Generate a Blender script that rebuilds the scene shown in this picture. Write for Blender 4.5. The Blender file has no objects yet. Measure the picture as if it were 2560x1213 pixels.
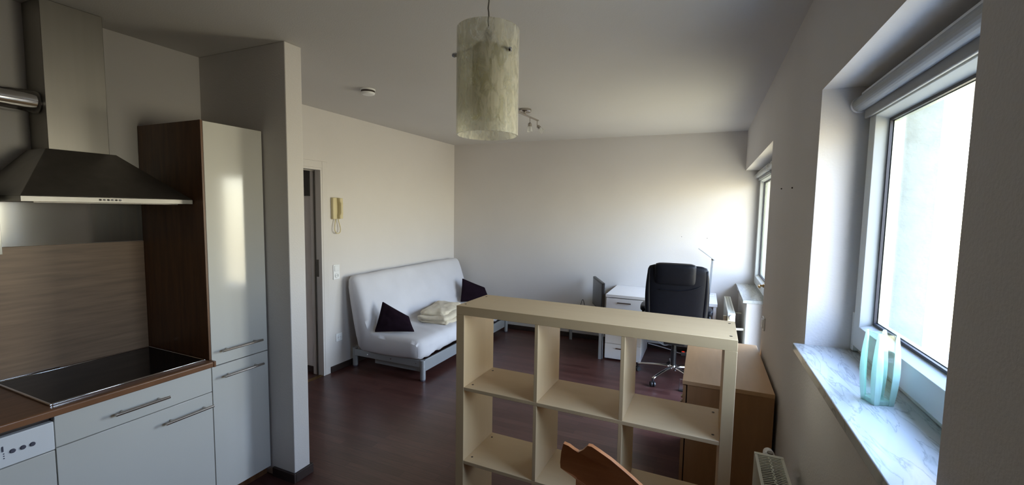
import bpy, bmesh, math, random
from mathutils import Vector, Matrix, noise
random.seed(7)
S = bpy.context.scene
COL = S.collection
PI = math.pi

# ------------------------------------------------------------------ camera
CX, CZ, YAW, PITCH, ROLL, FPX = -0.3844, 1.6896, -0.4071, -0.0789, 0.0171, 1086.8905
fw = Vector((math.sin(YAW)*math.cos(PITCH), math.cos(YAW)*math.cos(PITCH), math.sin(PITCH)))
rt = Vector((math.cos(YAW), -math.sin(YAW), 0)); up = rt.cross(fw)
c_, s_ = math.cos(ROLL), math.sin(ROLL)
rt2 = rt*c_ + up*s_; up2 = up*c_ - rt*s_
cam_d = bpy.data.cameras.new('camera'); cam = bpy.data.objects.new('camera', cam_d); COL.objects.link(cam)
m = Matrix((rt2, up2, -fw)).transposed().to_4x4(); m.translation = Vector((CX, 0, CZ))
cam.matrix_world = m
cam_d.sensor_fit = 'HORIZONTAL'; cam_d.sensor_width = 36.0; cam_d.lens = FPX*36.0/2560
cam_d.shift_x = (1280-1294.644)/2560; cam_d.shift_y = (611.3719-606.5)/2560
cam_d.clip_start = 0.02
S.camera = cam

# ------------------------------------------------------------------ room numbers (metres)
XK, XL, YF, H = -3.394, -3.831, 5.576, 2.623          # kitchen wall, left wall, far wall, ceiling
XC, YC = -2.822, 1.4535                                # kitchen fronts, start of tall cabinet
Y1, HL2, YP, HS2 = 3.364, 2.179, 4.52, 0.89            # far recess: near edge, lintel, parapet end, sill
Y2, Y3, HL, HS = 2.019, 0.943, 2.167, 1.176            # near window recess
XS, YS, YT = -2.6245, 1.803, 1.915                     # stub wall
YBK = -1.9                                             # wall behind the camera
XO, XG = 0.34, 0.19                                    # outer face of wall, glass plane
YD, HD = 3.146, 2.062                                  # door opening far jamb, height

# ------------------------------------------------------------------ light: sky and the openings it comes through
S.view_settings.view_transform = 'Standard'; S.view_settings.look = 'None'
S.view_settings.gamma = 1.0; S.view_settings.use_curve_mapping = False
S.view_settings.exposure = 1.12
w = bpy.data.worlds.new('sky'); S.world = w; w.use_nodes = True
nt = w.node_tree; nt.nodes.clear()
out = nt.nodes.new('ShaderNodeOutputWorld'); bg = nt.nodes.new('ShaderNodeBackground')
tc = nt.nodes.new('ShaderNodeTexCoord'); sp = nt.nodes.new('ShaderNodeSeparateXYZ')
mr = nt.nodes.new('ShaderNodeMapRange'); mr.inputs[1].default_value = -1; mr.inputs[2].default_value = 1
cr = nt.nodes.new('ShaderNodeValToRGB')
el = cr.color_ramp.elements
el[0].position = 0.0; el[0].color = (0.26, 0.23, 0.17, 1)
el[1].position = 1.0; el[1].color = (0.42, 0.62, 1.30, 1)
for p_, c4 in ((0.36, (0.42, 0.35, 0.27, 1)), (0.46, (0.72, 0.60, 0.46, 1)), (0.51, (0.98, 0.87, 0.72, 1)), (0.60, (0.74, 0.84, 1.10, 1))):
    e = el.new(p_); e.color = c4
nt.links.new(tc.outputs['Generated'], sp.inputs[0]); nt.links.new(sp.outputs['Z'], mr.inputs[0])
nt.links.new(mr.outputs[0], cr.inputs[0]); nt.links.new(cr.outputs[0], bg.inputs['Color'])
bg.inputs['Strength'].default_value = 9.0
nt.links.new(bg.outputs[0], out.inputs[0])
w.cycles.sampling_method = 'MANUAL'; w.cycles.sample_map_resolution = 512

def portal(name, y0, y1, z0, z1):
    d = bpy.data.lights.new(name, 'AREA'); d.shape = 'RECTANGLE'; d.size = y1-y0; d.size_y = z1-z0
    d.cycles.is_portal = True
    o = bpy.data.objects.new(name, d); COL.objects.link(o)
    o.matrix_world = Matrix(((0,0,1,0.30),(-1,0,0,(y0+y1)/2),(0,-1,0,(z0+z1)/2),(0,0,0,1)))
portal('daylight_near_window', Y3, Y2, HS, HL)
portal('daylight_far_window', YP, YF, HS2, HL2)
portal('daylight_balcony_door', Y1, YP, 0.02, HL2)

try:
    S.cycles.use_denoising = True
    S.cycles.max_bounces = 10; S.cycles.diffuse_bounces = 6; S.cycles.glossy_bounces = 4
    S.cycles.transparent_max_bounces = 12; S.cycles.transmission_bounces = 6
    S.cycles.sample_clamp_indirect = 6.0; S.cycles.caustics_reflective = False; S.cycles.caustics_refractive = False
except Exception:
    pass

# ------------------------------------------------------------------ materials
def sr(r, g, b):                                        # sRGB 0-255 to linear
    f = lambda v: ((v/255+0.055)/1.055)**2.4 if v/255 > 0.04045 else v/255/12.92
    return (f(r), f(g), f(b), 1)
def newmat(name):
    mm = bpy.data.materials.new(name); mm.use_nodes = True
    return mm, mm.node_tree, mm.node_tree.nodes['Principled BSDF']
def mat(name, col, rough=0.5, metal=0.0, spec=0.5, var=0.05, vscale=8.0, stretch=(1,1,1), bump=0.0, bscale=80.0, coat=0.0, col2=None, detail=4.0, **kw):
    mm, t, b = newmat(name)
    N, L = t.nodes, t.links
    tc = N.new('ShaderNodeTexCoord'); mp = N.new('ShaderNodeMapping'); mp.inputs['Scale'].default_value = stretch
    L.new(tc.outputs['Object'], mp.inputs[0])
    nz = N.new('ShaderNodeTexNoise'); nz.inputs['Scale'].default_value = vscale; nz.inputs['Detail'].default_value = detail
    L.new(mp.outputs[0], nz.inputs['Vector'])
    ramp = N.new('ShaderNodeValToRGB'); L.new(nz.outputs['Fac'], ramp.inputs[0])
    c2 = col2 or tuple(v*(1-var*2) for v in col[:3])+(1,)
    c1 = col if col2 else tuple(min(1, v*(1+var)) for v in col[:3])+(1,)
    ramp.color_ramp.elements[0].position = 0.3; ramp.color_ramp.elements[1].position = 0.7
    ramp.color_ramp.elements[0].color = c2; ramp.color_ramp.elements[1].color = c1
    L.new(ramp.outputs[0], b.inputs['Base Color'])
    b.inputs['Roughness'].default_value = rough; b.inputs['Metallic'].default_value = metal
    b.inputs['Specular IOR Level'].default_value = spec; b.inputs['Coat Weight'].default_value = coat
    b.inputs['Coat Roughness'].default_value = 0.08
    for k, v in kw.items(): b.inputs[k.replace('_', ' ')].default_value = v
    if bump:
        n2 = N.new('ShaderNodeTexNoise'); n2.inputs['Scale'].default_value = bscale; n2.inputs['Detail'].default_value = 3
        L.new(mp.outputs[0], n2.inputs['Vector'])
        bp = N.new('ShaderNodeBump'); bp.inputs['Strength'].default_value = bump; bp.inputs['Distance'].default_value = 0.004
        L.new(n2.outputs['Fac'], bp.inputs['Height']); L.new(bp.outputs[0], b.inputs['Normal'])
    return mm
M = {}
M['wall'] = mat('white_painted_plaster', (0.64, 0.615, 0.60, 1), 0.9, var=0.015, vscale=1.5, bump=0.25, bscale=120, spec=0.2)
M['ceiling'] = mat('white_ceiling_paint', (0.60, 0.585, 0.57, 1), 0.92, var=0.012, vscale=1.2, bump=0.15, bscale=140, spec=0.2)
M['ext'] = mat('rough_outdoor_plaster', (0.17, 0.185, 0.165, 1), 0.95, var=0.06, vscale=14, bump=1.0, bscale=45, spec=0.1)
M['baseboard'] = mat('dark_skirting_board', (0.028, 0.014, 0.011, 1), 0.6, var=0.2, vscale=6, stretch=(1, 1, 8))
M['front'] = mat('cream_lacquered_front', (0.62, 0.61, 0.565, 1), 0.10, var=0.012, vscale=2, spec=0.5, coat=0.15)
M['walnut'] = mat('walnut_veneer', (0.17, 0.075, 0.032, 1), 0.38, var=0.25, vscale=5, stretch=(6, 6, 0.7), col2=(0.10, 0.042, 0.018, 1))
M['worktop'] = mat('brown_wood_worktop', (0.25, 0.115, 0.055, 1), 0.32, vscale=5, stretch=(8, 0.8, 1), col2=(0.15, 0.066, 0.03, 1))
M['splash'] = mat('oak_decor_panel', (0.30, 0.195, 0.12, 1), 0.42, vscale=5, stretch=(1, 0.8, 11), col2=(0.20, 0.128, 0.078, 1))
M['steel'] = mat('brushed_steel', (0.28, 0.265, 0.245, 1), 0.42, metal=1.0, var=0.02, vscale=30, stretch=(1, 1, 0.05))
M['steel_dark'] = mat('dark_brushed_steel', (0.24, 0.225, 0.21, 1), 0.42, metal=1.0, var=0.04, vscale=20)
M['panel_steel'] = mat('polished_steel_panel', (0.42, 0.41, 0.39, 1), 0.10, metal=1.0, var=0.03, vscale=4)
M['chrome'] = mat('chrome', (0.75, 0.75, 0.77, 1), 0.10, metal=1.0, var=0.02)
M['handle'] = mat('satin_nickel', (0.50, 0.46, 0.42, 1), 0.25, metal=1.0, var=0.03)
M['hob'] = mat('black_ceramic_glass', (0.006, 0.006, 0.007, 1), 0.09, var=0.02, spec=0.22)
M['white_plastic'] = mat('white_plastic', (0.78, 0.79, 0.80, 1), 0.35, var=0.01)
M['grey_plastic'] = mat('grey_plastic_button', (0.09, 0.09, 0.12, 1), 0.35, var=0.05)
M['cream_plastic'] = mat('yellowed_cream_plastic', (0.62, 0.54, 0.32, 1), 0.4, var=0.03)
M['white_lam'] = mat('white_laminate', (0.80, 0.79, 0.80, 1), 0.30, var=0.01)
M['birch'] = mat('birch_laminate', (0.60, 0.435, 0.24, 1), 0.40, vscale=5, stretch=(0.8, 6, 6), col2=(0.575, 0.41, 0.222, 1))
M['birch_v'] = mat('birch_laminate_upright', (0.60, 0.43, 0.23, 1), 0.40, vscale=5, stretch=(6, 6, 0.8), col2=(0.575, 0.405, 0.215, 1))
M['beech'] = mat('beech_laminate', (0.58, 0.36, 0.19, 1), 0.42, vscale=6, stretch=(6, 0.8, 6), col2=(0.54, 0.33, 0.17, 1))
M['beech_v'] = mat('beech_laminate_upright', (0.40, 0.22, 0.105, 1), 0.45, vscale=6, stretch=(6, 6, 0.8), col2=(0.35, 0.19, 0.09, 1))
M['hole'] = mat('dark_screw', (0.03, 0.02, 0.015, 1), 0.6, var=0.02)
M['cloth'] = mat('white_stretch_cover', (0.60, 0.60, 0.64, 1), 0.95, var=0.03, vscale=3, bump=0.15, bscale=300, spec=0.1, Sheen_Weight=0.15)
M['velvet'] = mat('dark_plum_fabric', (0.012, 0.006, 0.011, 1), 0.95, var=0.15, vscale=6, spec=0.08)
M['fleece'] = mat('cream_fleece', (0.64, 0.57, 0.44, 1), 1.0, var=0.07, vscale=14, bump=0.6, bscale=160, spec=0.05, Sheen_Weight=0.2)
M['silver'] = mat('silver_lacquered_metal', (0.36, 0.38, 0.40, 1), 0.4, metal=0.35, var=0.02)
M['leather'] = mat('black_leather', (0.004, 0.005, 0.009, 1), 0.48, var=0.1, vscale=40, bump=0.15, bscale=160, spec=0.2)
M['black'] = mat('black_plastic', (0.012, 0.012, 0.013, 1), 0.35, var=0.05)
M['screen'] = mat('dark_monitor_glass', (0.02, 0.022, 0.024, 1), 0.22, var=0.02, spec=0.6)
M['rad'] = mat('white_enamel', (0.72, 0.73, 0.66, 1), 0.3, var=0.01)
M['rad_dark'] = mat('dark_radiator_core', (0.05, 0.05, 0.045, 1), 0.7, var=0.02)
M['pvc'] = mat('white_window_frame', (0.60, 0.63, 0.62, 1), 0.3, var=0.01)
M['gasket'] = mat('black_rubber_gasket', (0.01, 0.01, 0.02, 1), 0.5, var=0.02)
M['alu'] = mat('aluminium_spacer', (0.45, 0.48, 0.40, 1), 0.4, metal=0.6, var=0.02)
M['blind'] = mat('grey_blind_fabric', (0.34, 0.35, 0.36, 1), 0.55, var=0.03)
M['brass'] = mat('brass', (0.45, 0.30, 0.13, 1), 0.3, metal=1.0, var=0.03)
M['orange_wood'] = mat('lacquered_orange_beech', (0.50, 0.20, 0.075, 1), 0.30, vscale=6, stretch=(1, 1, 7), col2=(0.40, 0.145, 0.05, 1), coat=0.3)
M['hall_dark'] = mat('dark_grey_cover', (0.05, 0.05, 0.05, 1), 0.5, var=0.05)
M['concrete'] = mat('grey_concrete', (0.30, 0.33, 0.34, 1), 0.9, var=0.1, vscale=12)
M['red'] = mat('red_rocker_switch', (0.7, 0.03, 0.02, 1), 0.4, var=0.02, Emission_Color=(1, 0.05, 0.02, 1), Emission_Strength=0.25)

def marble():
    mm, t, b = newmat('white_veined_marble'); N, L = t.nodes, t.links
    tc = N.new('ShaderNodeTexCoord'); mp = N.new('ShaderNodeMapping'); mp.inputs['Rotation'].default_value = (0, 0, 0.7)
    mp.inputs['Scale'].default_value = (5.0, 0.8, 1)
    L.new(tc.outputs['Object'], mp.inputs[0])
    nz = N.new('ShaderNodeTexNoise'); nz.inputs['Scale'].default_value = 4.5; nz.inputs['Detail'].default_value = 8; nz.inputs['Distortion'].default_value = 1.4
    L.new(mp.outputs[0], nz.inputs['Vector'])
    r = N.new('ShaderNodeValToRGB'); e = r.color_ramp.elements
    e[0].position = 0.44; e[0].color = (0.53, 0.55, 0.54, 1); e[1].position = 0.56; e[1].color = (0.56, 0.58, 0.57, 1)
    x = e.new(0.497); x.color = (0.36, 0.38, 0.37, 1); x = e.new(0.478); x.color = (0.52, 0.54, 0.53, 1); x = e.new(0.515); x.color = (0.47, 0.49, 0.48, 1)
    L.new(nz.outputs['Fac'], r.inputs[0]); L.new(r.outputs[0], b.inputs['Base Color'])
    b.inputs['Roughness'].default_value = 0.14
    return mm
M['marble'] = marble()

def laminate_floor():
    mm, t, b = newmat('dark_laminate_planks'); N, L = t.nodes, t.links
    tc = N.new('ShaderNodeTexCoord')
    br = N.new('ShaderNodeTexBrick'); br.inputs['Scale'].default_value = 1.0
    br.inputs['Brick Width'].default_value = 0.62; br.inputs['Row Height'].default_value = 0.066
    br.inputs['Mortar Size'].default_value = 0.0009; br.offset = 0.37; br.offset_frequency = 2
    br.inputs['Color1'].default_value = (0.070, 0.027, 0.022, 1); br.inputs['Color2'].default_value = (0.110, 0.048, 0.040, 1)
    br.inputs['Mortar'].default_value = (0.02, 0.009, 0.009, 1); br.inputs['Bias'].default_value = -0.1
    L.new(tc.outputs['Object'], br.inputs['Vector'])
    mp = N.new('ShaderNodeMapping'); mp.inputs['Scale'].default_value = (1.2, 22, 1); L.new(tc.outputs['Object'], mp.inputs[0])
    nz = N.new('ShaderNodeTexNoise'); nz.inputs['Scale'].default_value = 5; nz.inputs['Detail'].default_value = 6
    L.new(mp.outputs[0], nz.inputs['Vector'])
    mx = N.new('ShaderNodeMix'); mx.data_type = 'RGBA'; mx.blend_type = 'MULTIPLY'; mx.inputs[0].default_value = 0.75
    r = N.new('ShaderNodeValToRGB'); r.color_ramp.elements[0].color = (0.55, 0.5, 0.5, 1); r.color_ramp.elements[1].color = (1.25, 1.2, 1.2, 1)
    r.color_ramp.elements[0].position = 0.3; r.color_ramp.elements[1].position = 0.75
    L.new(nz.outputs['Fac'], r.inputs[0]); L.new(br.outputs['Color'], mx.inputs[6]); L.new(r.outputs[0], mx.inputs[7])
    L.new(mx.outputs[2], b.inputs['Base Color'])
    b.inputs['Roughness'].default_value = 0.30; b.inputs['Specular IOR Level'].default_value = 0.5
    bp = N.new('ShaderNodeBump'); bp.inputs['Strength'].default_value = 0.06; bp.inputs['Distance'].default_value = 0.002
    L.new(nz.outputs['Fac'], bp.inputs['Height']); L.new(bp.outputs[0], b.inputs['Normal'])
    return mm
M['floor'] = laminate_floor()

def schlick(N, L, f0=0.04):
    lw = N.new('ShaderNodeLayerWeight'); lw.inputs['Blend'].default_value = 0.5
    a = N.new('ShaderNodeMath'); a.operation = 'POWER'; a.inputs[1].default_value = 5.0; L.new(lw.outputs['Facing'], a.inputs[0])
    b = N.new('ShaderNodeMath'); b.operation = 'MULTIPLY_ADD'; b.inputs[1].default_value = 1-f0; b.inputs[2].default_value = f0; L.new(a.outputs[0], b.inputs[0])
    return b
def window_glass(name, tint=(0.95, 1.0, 0.98, 1), fac=1.0):
    mm = bpy.data.materials.new(name); mm.use_nodes = True; t = mm.node_tree; N, L = t.nodes, t.links; N.clear()
    o = N.new('ShaderNodeOutputMaterial'); mx = N.new('ShaderNodeMixShader'); tr = N.new('ShaderNodeBsdfTransparent'); gl = N.new('ShaderNodeBsdfGlossy')
    fr = schlick(N, L)
    tr.inputs[0].default_value = tint; gl.inputs['Roughness'].default_value = 0.02; gl.inputs[0].default_value = (0.9, 0.9, 0.9, 1)
    L.new(fr.outputs[0], mx.inputs[0]); L.new(tr.outputs[0], mx.inputs[1]); L.new(gl.outputs[0], mx.inputs[2]); L.new(mx.outputs[0], o.inputs[0])
    return mm
M['glass'] = window_glass('clear_window_glass')

def frosted(name, col, clear, scale=30.0, streak=(1, 1, 0.25), rough=0.35, lo=0.35, hi=0.65):
    """translucent glass: part see-through, part milky scattering, in an irregular crackle"""
    mm = bpy.data.materials.new(name); mm.use_nodes = True; t = mm.node_tree; N, L = t.nodes, t.links; N.clear()
    o = N.new('ShaderNodeOutputMaterial'); tr = N.new('ShaderNodeBsdfTransparent'); tl = N.new('ShaderNodeBsdfTranslucent'); df = N.new('ShaderNodeBsdfDiffuse')
    gl = N.new('ShaderNodeBsdfGlossy'); gl.inputs['Roughness'].default_value = rough
    tl.inputs[0].default_value = col; df.inputs[0].default_value = col; tr.inputs[0].default_value = (0.97, 0.98, 0.95, 1)
    a = N.new('ShaderNodeMixShader'); a.inputs[0].default_value = 0.5; L.new(tl.outputs[0], a.inputs[1]); L.new(df.outputs[0], a.inputs[2])
    tc = N.new('ShaderNodeTexCoord'); mp = N.new('ShaderNodeMapping'); mp.inputs['Scale'].default_value = streak; L.new(tc.outputs['Object'], mp.inputs[0])
    nz = N.new('ShaderNodeTexNoise'); nz.inputs['Scale'].default_value = scale; nz.inputs['Detail'].default_value = 6; nz.inputs['Distortion'].default_value = 1.0
    L.new(mp.outputs[0], nz.inputs['Vector'])
    mr = N.new('ShaderNodeMapRange'); mr.inputs[1].default_value = lo; mr.inputs[2].default_value = hi
    mr.inputs[3].default_value = max(0, clear-0.2); mr.inputs[4].default_value = min(1, clear+0.2)
    L.new(nz.outputs['Fac'], mr.inputs[0])
    b = N.new('ShaderNodeMixShader'); L.new(mr.outputs[0], b.inputs[0]); L.new(a.outputs[0], b.inputs[1]); L.new(tr.outputs[0], b.inputs[2])
    fr = schlick(N, L, 0.03)
    c = N.new('ShaderNodeMixShader'); L.new(fr.outputs[0], c.inputs[0]); L.new(b.outputs[0], c.inputs[1]); L.new(gl.outputs[0], c.inputs[2])
    L.new(c.outputs[0], o.inputs[0])
    return mm
M['shade_out'] = frosted('crackled_ice_glass', (0.90, 0.87, 0.76, 1), 0.56, 46, (1, 1, 0.4), 0.35, 0.42, 0.58)
M['shade_in'] = frosted('milky_inner_glass', (0.62, 0.58, 0.40, 1), 0.10, 10)
M['vase_clear'] = window_glass('clear_vase_glass', (0.93, 1.0, 0.97, 1))
M['vase_frost'] = frosted('frosted_mint_glass', (0.75, 0.97, 0.92, 1), 0.42, 8)

# ------------------------------------------------------------------ builders
class MB:
    def __init__(s): s.bm = bmesh.new()
    def box(s, x0, x1, y0, y1, z0, z1, mtx=None):
        if x0 > x1: x0, x1 = x1, x0
        if y0 > y1: y0, y1 = y1, y0
        if z0 > z1: z0, z1 = z1, z0
        v = [s.bm.verts.new((x, y, z)) for x in (x0, x1) for y in (y0, y1) for z in (z0, z1)]
        if mtx:
            for q in v: q.co = mtx @ q.co
        for f in ((0,1,3,2), (4,6,7,5), (0,4,5,1), (2,3,7,6), (0,2,6,4), (1,5,7,3)): s.bm.faces.new([v[i] for i in f])
        return s
    def loft(s, rings, cap=True, closed=True):
        rr = [[s.bm.verts.new(p) for p in r] for r in rings]; n = len(rr[0])
        for a, b in zip(rr, rr[1:]):
            for i in range(n if closed else n-1):
                j = (i+1) % n; s.bm.faces.new((a[i], a[j], b[j], b[i]))
        if cap:
            s.bm.faces.new(rr[0][::-1]); s.bm.faces.new(rr[-1])
        return s
    def tube(s, pts, r, seg=10, cap=True):
        pts = [Vector(p) for p in pts]; rings = []
        t = (pts[1]-pts[0]).normalized(); u = t.orthogonal().normalized()
        for i, p in enumerate(pts):
            t = (pts[min(i+1, len(pts)-1)]-pts[max(i-1, 0)]).normalized()
            u = (u-t*u.dot(t)).normalized(); v = t.cross(u); q = r[i] if isinstance(r, (list, tuple)) else r
            rings.append([p+(u*math.cos(a)+v*math.sin(a))*q for a in (2*PI*k/seg for k in range(seg))])
        return s.loft(rings, cap)
    def lathe(s, prof, c=(0,0,0), axis='z', seg=24, cap=True):
        rings = []
        for r, h in prof:
            ring = []
            for k in range(seg):
                a = 2*PI*k/seg; p = (r*math.cos(a), r*math.sin(a), h)
                if axis == 'x': p = (p[2], p[0], p[1])
                if axis == 'y': p = (p[1], p[2], p[0])
                ring.append((p[0]+c[0], p[1]+c[1], p[2]+c[2]))
            rings.append(ring)
        return s.loft(rings, cap)
    def prism(s, poly, fn, d0, d1):
        """poly (a, b) pushed from depth d0 to d1; fn(a, b, d) gives the point"""
        return s.loft([[fn(a, b, d) for a, b in poly] for d in (d0, d1)])
    def build(s, name, m_, parent=None, bevel=0.0, smooth=False, sub=0, local=False, seg=2, loc=None, label=None):
        bmesh.ops.recalc_face_normals(s.bm, faces=s.bm.faces)
        off = Vector((0, 0, 0))
        if parent is not None and not local:
            q = parent
            while q is not None: off += q.location; q = q.parent
        if loc is not None and parent is None: off = Vector(loc)
        if off.length: bmesh.ops.translate(s.bm, verts=s.bm.verts, vec=-off)
        me = bpy.data.meshes.new(name); s.bm.to_mesh(me); s.bm.free()
        me.materials.append(m_)
        if smooth:
            for p in me.polygons: p.use_smooth = True
        o = bpy.data.objects.new(name, me); COL.objects.link(o)
        if parent is not None: o.parent = parent
        elif loc is not None: o.location = loc
        if bevel:
            b = o.modifiers.new('bevel', 'BEVEL'); b.width = bevel; b.segments = seg; b.limit_method = 'ANGLE'; b.angle_limit = 0.6
            for p in me.polygons: p.use_smooth = True
            try:
                me.set_sharp_from_angle(angle=0.7)
            except Exception:
                for p in me.polygons: p.use_smooth = False
        if sub:
            b = o.modifiers.new('sub', 'SUBSURF'); b.levels = sub; b.render_levels = sub
        if label: o['label'] = label
        return o
def thing(name, label, cat, loc=(0,0,0), rotz=0, group=None):
    o = bpy.data.objects.new(name, None); COL.objects.link(o); o.location = loc; o.rotation_euler = (0, 0, rotz)
    o.empty_display_size = 0.1
    o['label'] = label; o['category'] = cat
    if group: o['group'] = group
    return o
def tag(o, label, cat, group=None, kind=None):
    o['label'] = label; o['category'] = cat
    if group: o['group'] = group
    if kind: o['kind'] = kind
    return o
def struct(o, label=None, cat=None):
    o['kind'] = 'structure'
    if label: o['label'] = label
    if cat: o['category'] = cat
    return o
def bx(*a): return MB().box(*a)

# ------------------------------------------------------------------ the setting
struct(bx(-6.6, 0.34, -2.2, 6.1, -0.15, 0).build('floor', M['floor']), 'dark brown laminate floor', 'floor')
struct(bx(-6.6, 0.34, -2.2, 6.1, H, H+0.2).build('ceiling', M['ceiling']), 'plain white ceiling', 'ceiling')
struct(bx(XL-0.12, 0.34, YF, YF+0.3, 0, H).build('wall_far', M['wall']), 'bare white wall at the far end of the room', 'wall')
struct(bx(-3.7, 0.34, YBK-0.3, YBK, 0, H).build('wall_back', M['wall']), 'white wall behind the kitchen', 'wall')
struct(bx(XK-0.3, XK, YBK, YS, 0, H).build('wall_kitchen', M['wall']), 'white wall behind the kitchen units', 'wall')
g = MB(); g.box(XL-0.12, XS, YS, YT, 0, H)
struct(g.build('wall_stub', M['wall'], bevel=0.004), 'short white wall standing beside the tall kitchen cabinet', 'wall')
g = MB()
g.box(XL-0.12, XL, YT, 2.24, 0, H); g.box(XL-0.12, XL, YD, YF, 0, H); g.box(XL-0.12, XL, 2.24, YD, HD, H)
struct(g.build('wall_left', M['wall']), 'white wall with the intercom and the doorway', 'wall')
# hallway behind the doorway
g = MB(); g.box(-6.4, XL-0.12, YD+0.02, YD+0.12, 0, H); g.box(-6.5, -6.4, 1.0, YD+0.12, 0, H); g.box(-6.4, XL-0.12, 0.9, 1.0, 0, H)
g.box(-6.4, -3.951, 1.0, YD+0.02, 2.45, 2.5)
struct(g.build('wall_hallway', M['wall']), 'dim hallway wall seen through the doorway', 'wall')
# window wall with its openings
g = MB()
g.box(0, XO, YBK, Y3, 0, H); g.box(0, XO, Y2, Y1, 0, H)
g.box(0, XO, Y3, Y2, 0, HS-0.03); g.box(0, XO, Y3, Y2, HL, H)
g.box(0, XO, Y1, YF, HL2, H); g.box(0, XO, YP, YF, 0, HS2-0.03)
struct(g.build('wall_right', M['wall']), 'white window wall with deep recesses', 'wall')
# outer face plaster, so the reveal outside the glass is the rough facade
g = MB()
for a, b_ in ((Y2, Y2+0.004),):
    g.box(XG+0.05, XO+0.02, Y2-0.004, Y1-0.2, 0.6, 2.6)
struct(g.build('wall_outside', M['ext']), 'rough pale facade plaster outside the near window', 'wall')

def skirting(name, *boxes):
    g = MB()
    for b_ in boxes: g.box(*b_)
    struct(g.build(name, M['baseboard'], bevel=0.003), 'dark brown skirting board', 'skirting')
skirting('baseboard_far', (XL, 0, YF-0.015, YF, 0, 0.06))
skirting('baseboard_left', (XL, XL+0.015, YD+0.075, YF-0.015, 0, 0.06), (XL, XL+0.015, YT+0.015, 2.17, 0, 0.06))
skirting('baseboard_stub', (XC+0.02, XS+0.015, YS-0.015, YS, 0, 0.06), (XS, XS+0.015, YS, YT+0.015, 0, 0.06), (XL+0.015, XS, YT, YT+0.015, 0, 0.06))
skirting('baseboard_right', (-0.015, 0, YBK+0.015, Y1, 0, 0.06), (-0.015, 0, YP, YF-0.015, 0, 0.06))
skirting('baseboard_hallway', (-6.4, XL-0.125, YD+0.005, YD+0.02, 0, 0.06))
skirting('baseboard_back', (-2.8, 0, YBK, YBK+0.015, 0, 0.06))

struct(bx(XO, 1.35, 3.1, 6.0, 2.42, 2.6).build('sky_blocker_slab', M['ceiling']), 'unseen slab added above the far window and balcony door to block sky light', 'ceiling')  # unseen overhang, added to cut the sky light that overbrightens the far corner
# door 1: white frame lining of the doorway
d1 = thing('door_1', 'white doorway frame in the left wall', 'door frame', (XL, YD, 0)); struct(d1)
g = MB(); y0, y1 = 2.24, YD
g.box(XL-0.13, XL+0.012, y1-0.02, y1, 0, HD-0.02); g.box(XL-0.13, XL+0.012, y0, y0+0.02, 0, HD-0.02); g.box(XL-0.13, XL+0.012, y0, y1, HD-0.02, HD)
g.build('lining', M['wall'], d1, bevel=0.002)
g = MB()
g.box(XL, XL+0.014, y1, y1+0.065, 0, HD+0.065); g.box(XL, XL+0.014, y0-0.065, y0, 0, HD+0.065); g.box(XL, XL+0.014, y0, y1, HD, HD+0.065)
g.build('casing', M['wall'], d1, bevel=0.004)
g = MB(); g.box(XL-0.075, XL-0.06, y1-0.03, y1-0.02, 0, HD-0.03); g.box(XL-0.075, XL-0.06, y0+0.02, y1-0.02, HD-0.03, HD-0.02)
g.build('rubber_seal', M['steel_dark'], d1)
g = MB(); g.box(XL-0.055, XL-0.03, y1-0.023, y1-0.0195, 1.0, 1.17)
g.build('strike_plate', M['steel'], d1)
tag(bx(XL-0.045, XL+0.0, y0+0.02, y1-0.02, 0.0, 0.006).build('threshold_strip', M['brass'], bevel=0.002), 'thin brass threshold strip on the floor of the doorway', 'threshold')
g = bx(-4.45, -3.967, YD-0.02, YD+0.019, 1.794, 2.10)
tag(g.build('fuse_box', M['hall_dark'], bevel=0.006), 'dark rectangular fuse box high on the hallway wall seen through the doorway', 'fuse box')

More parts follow.
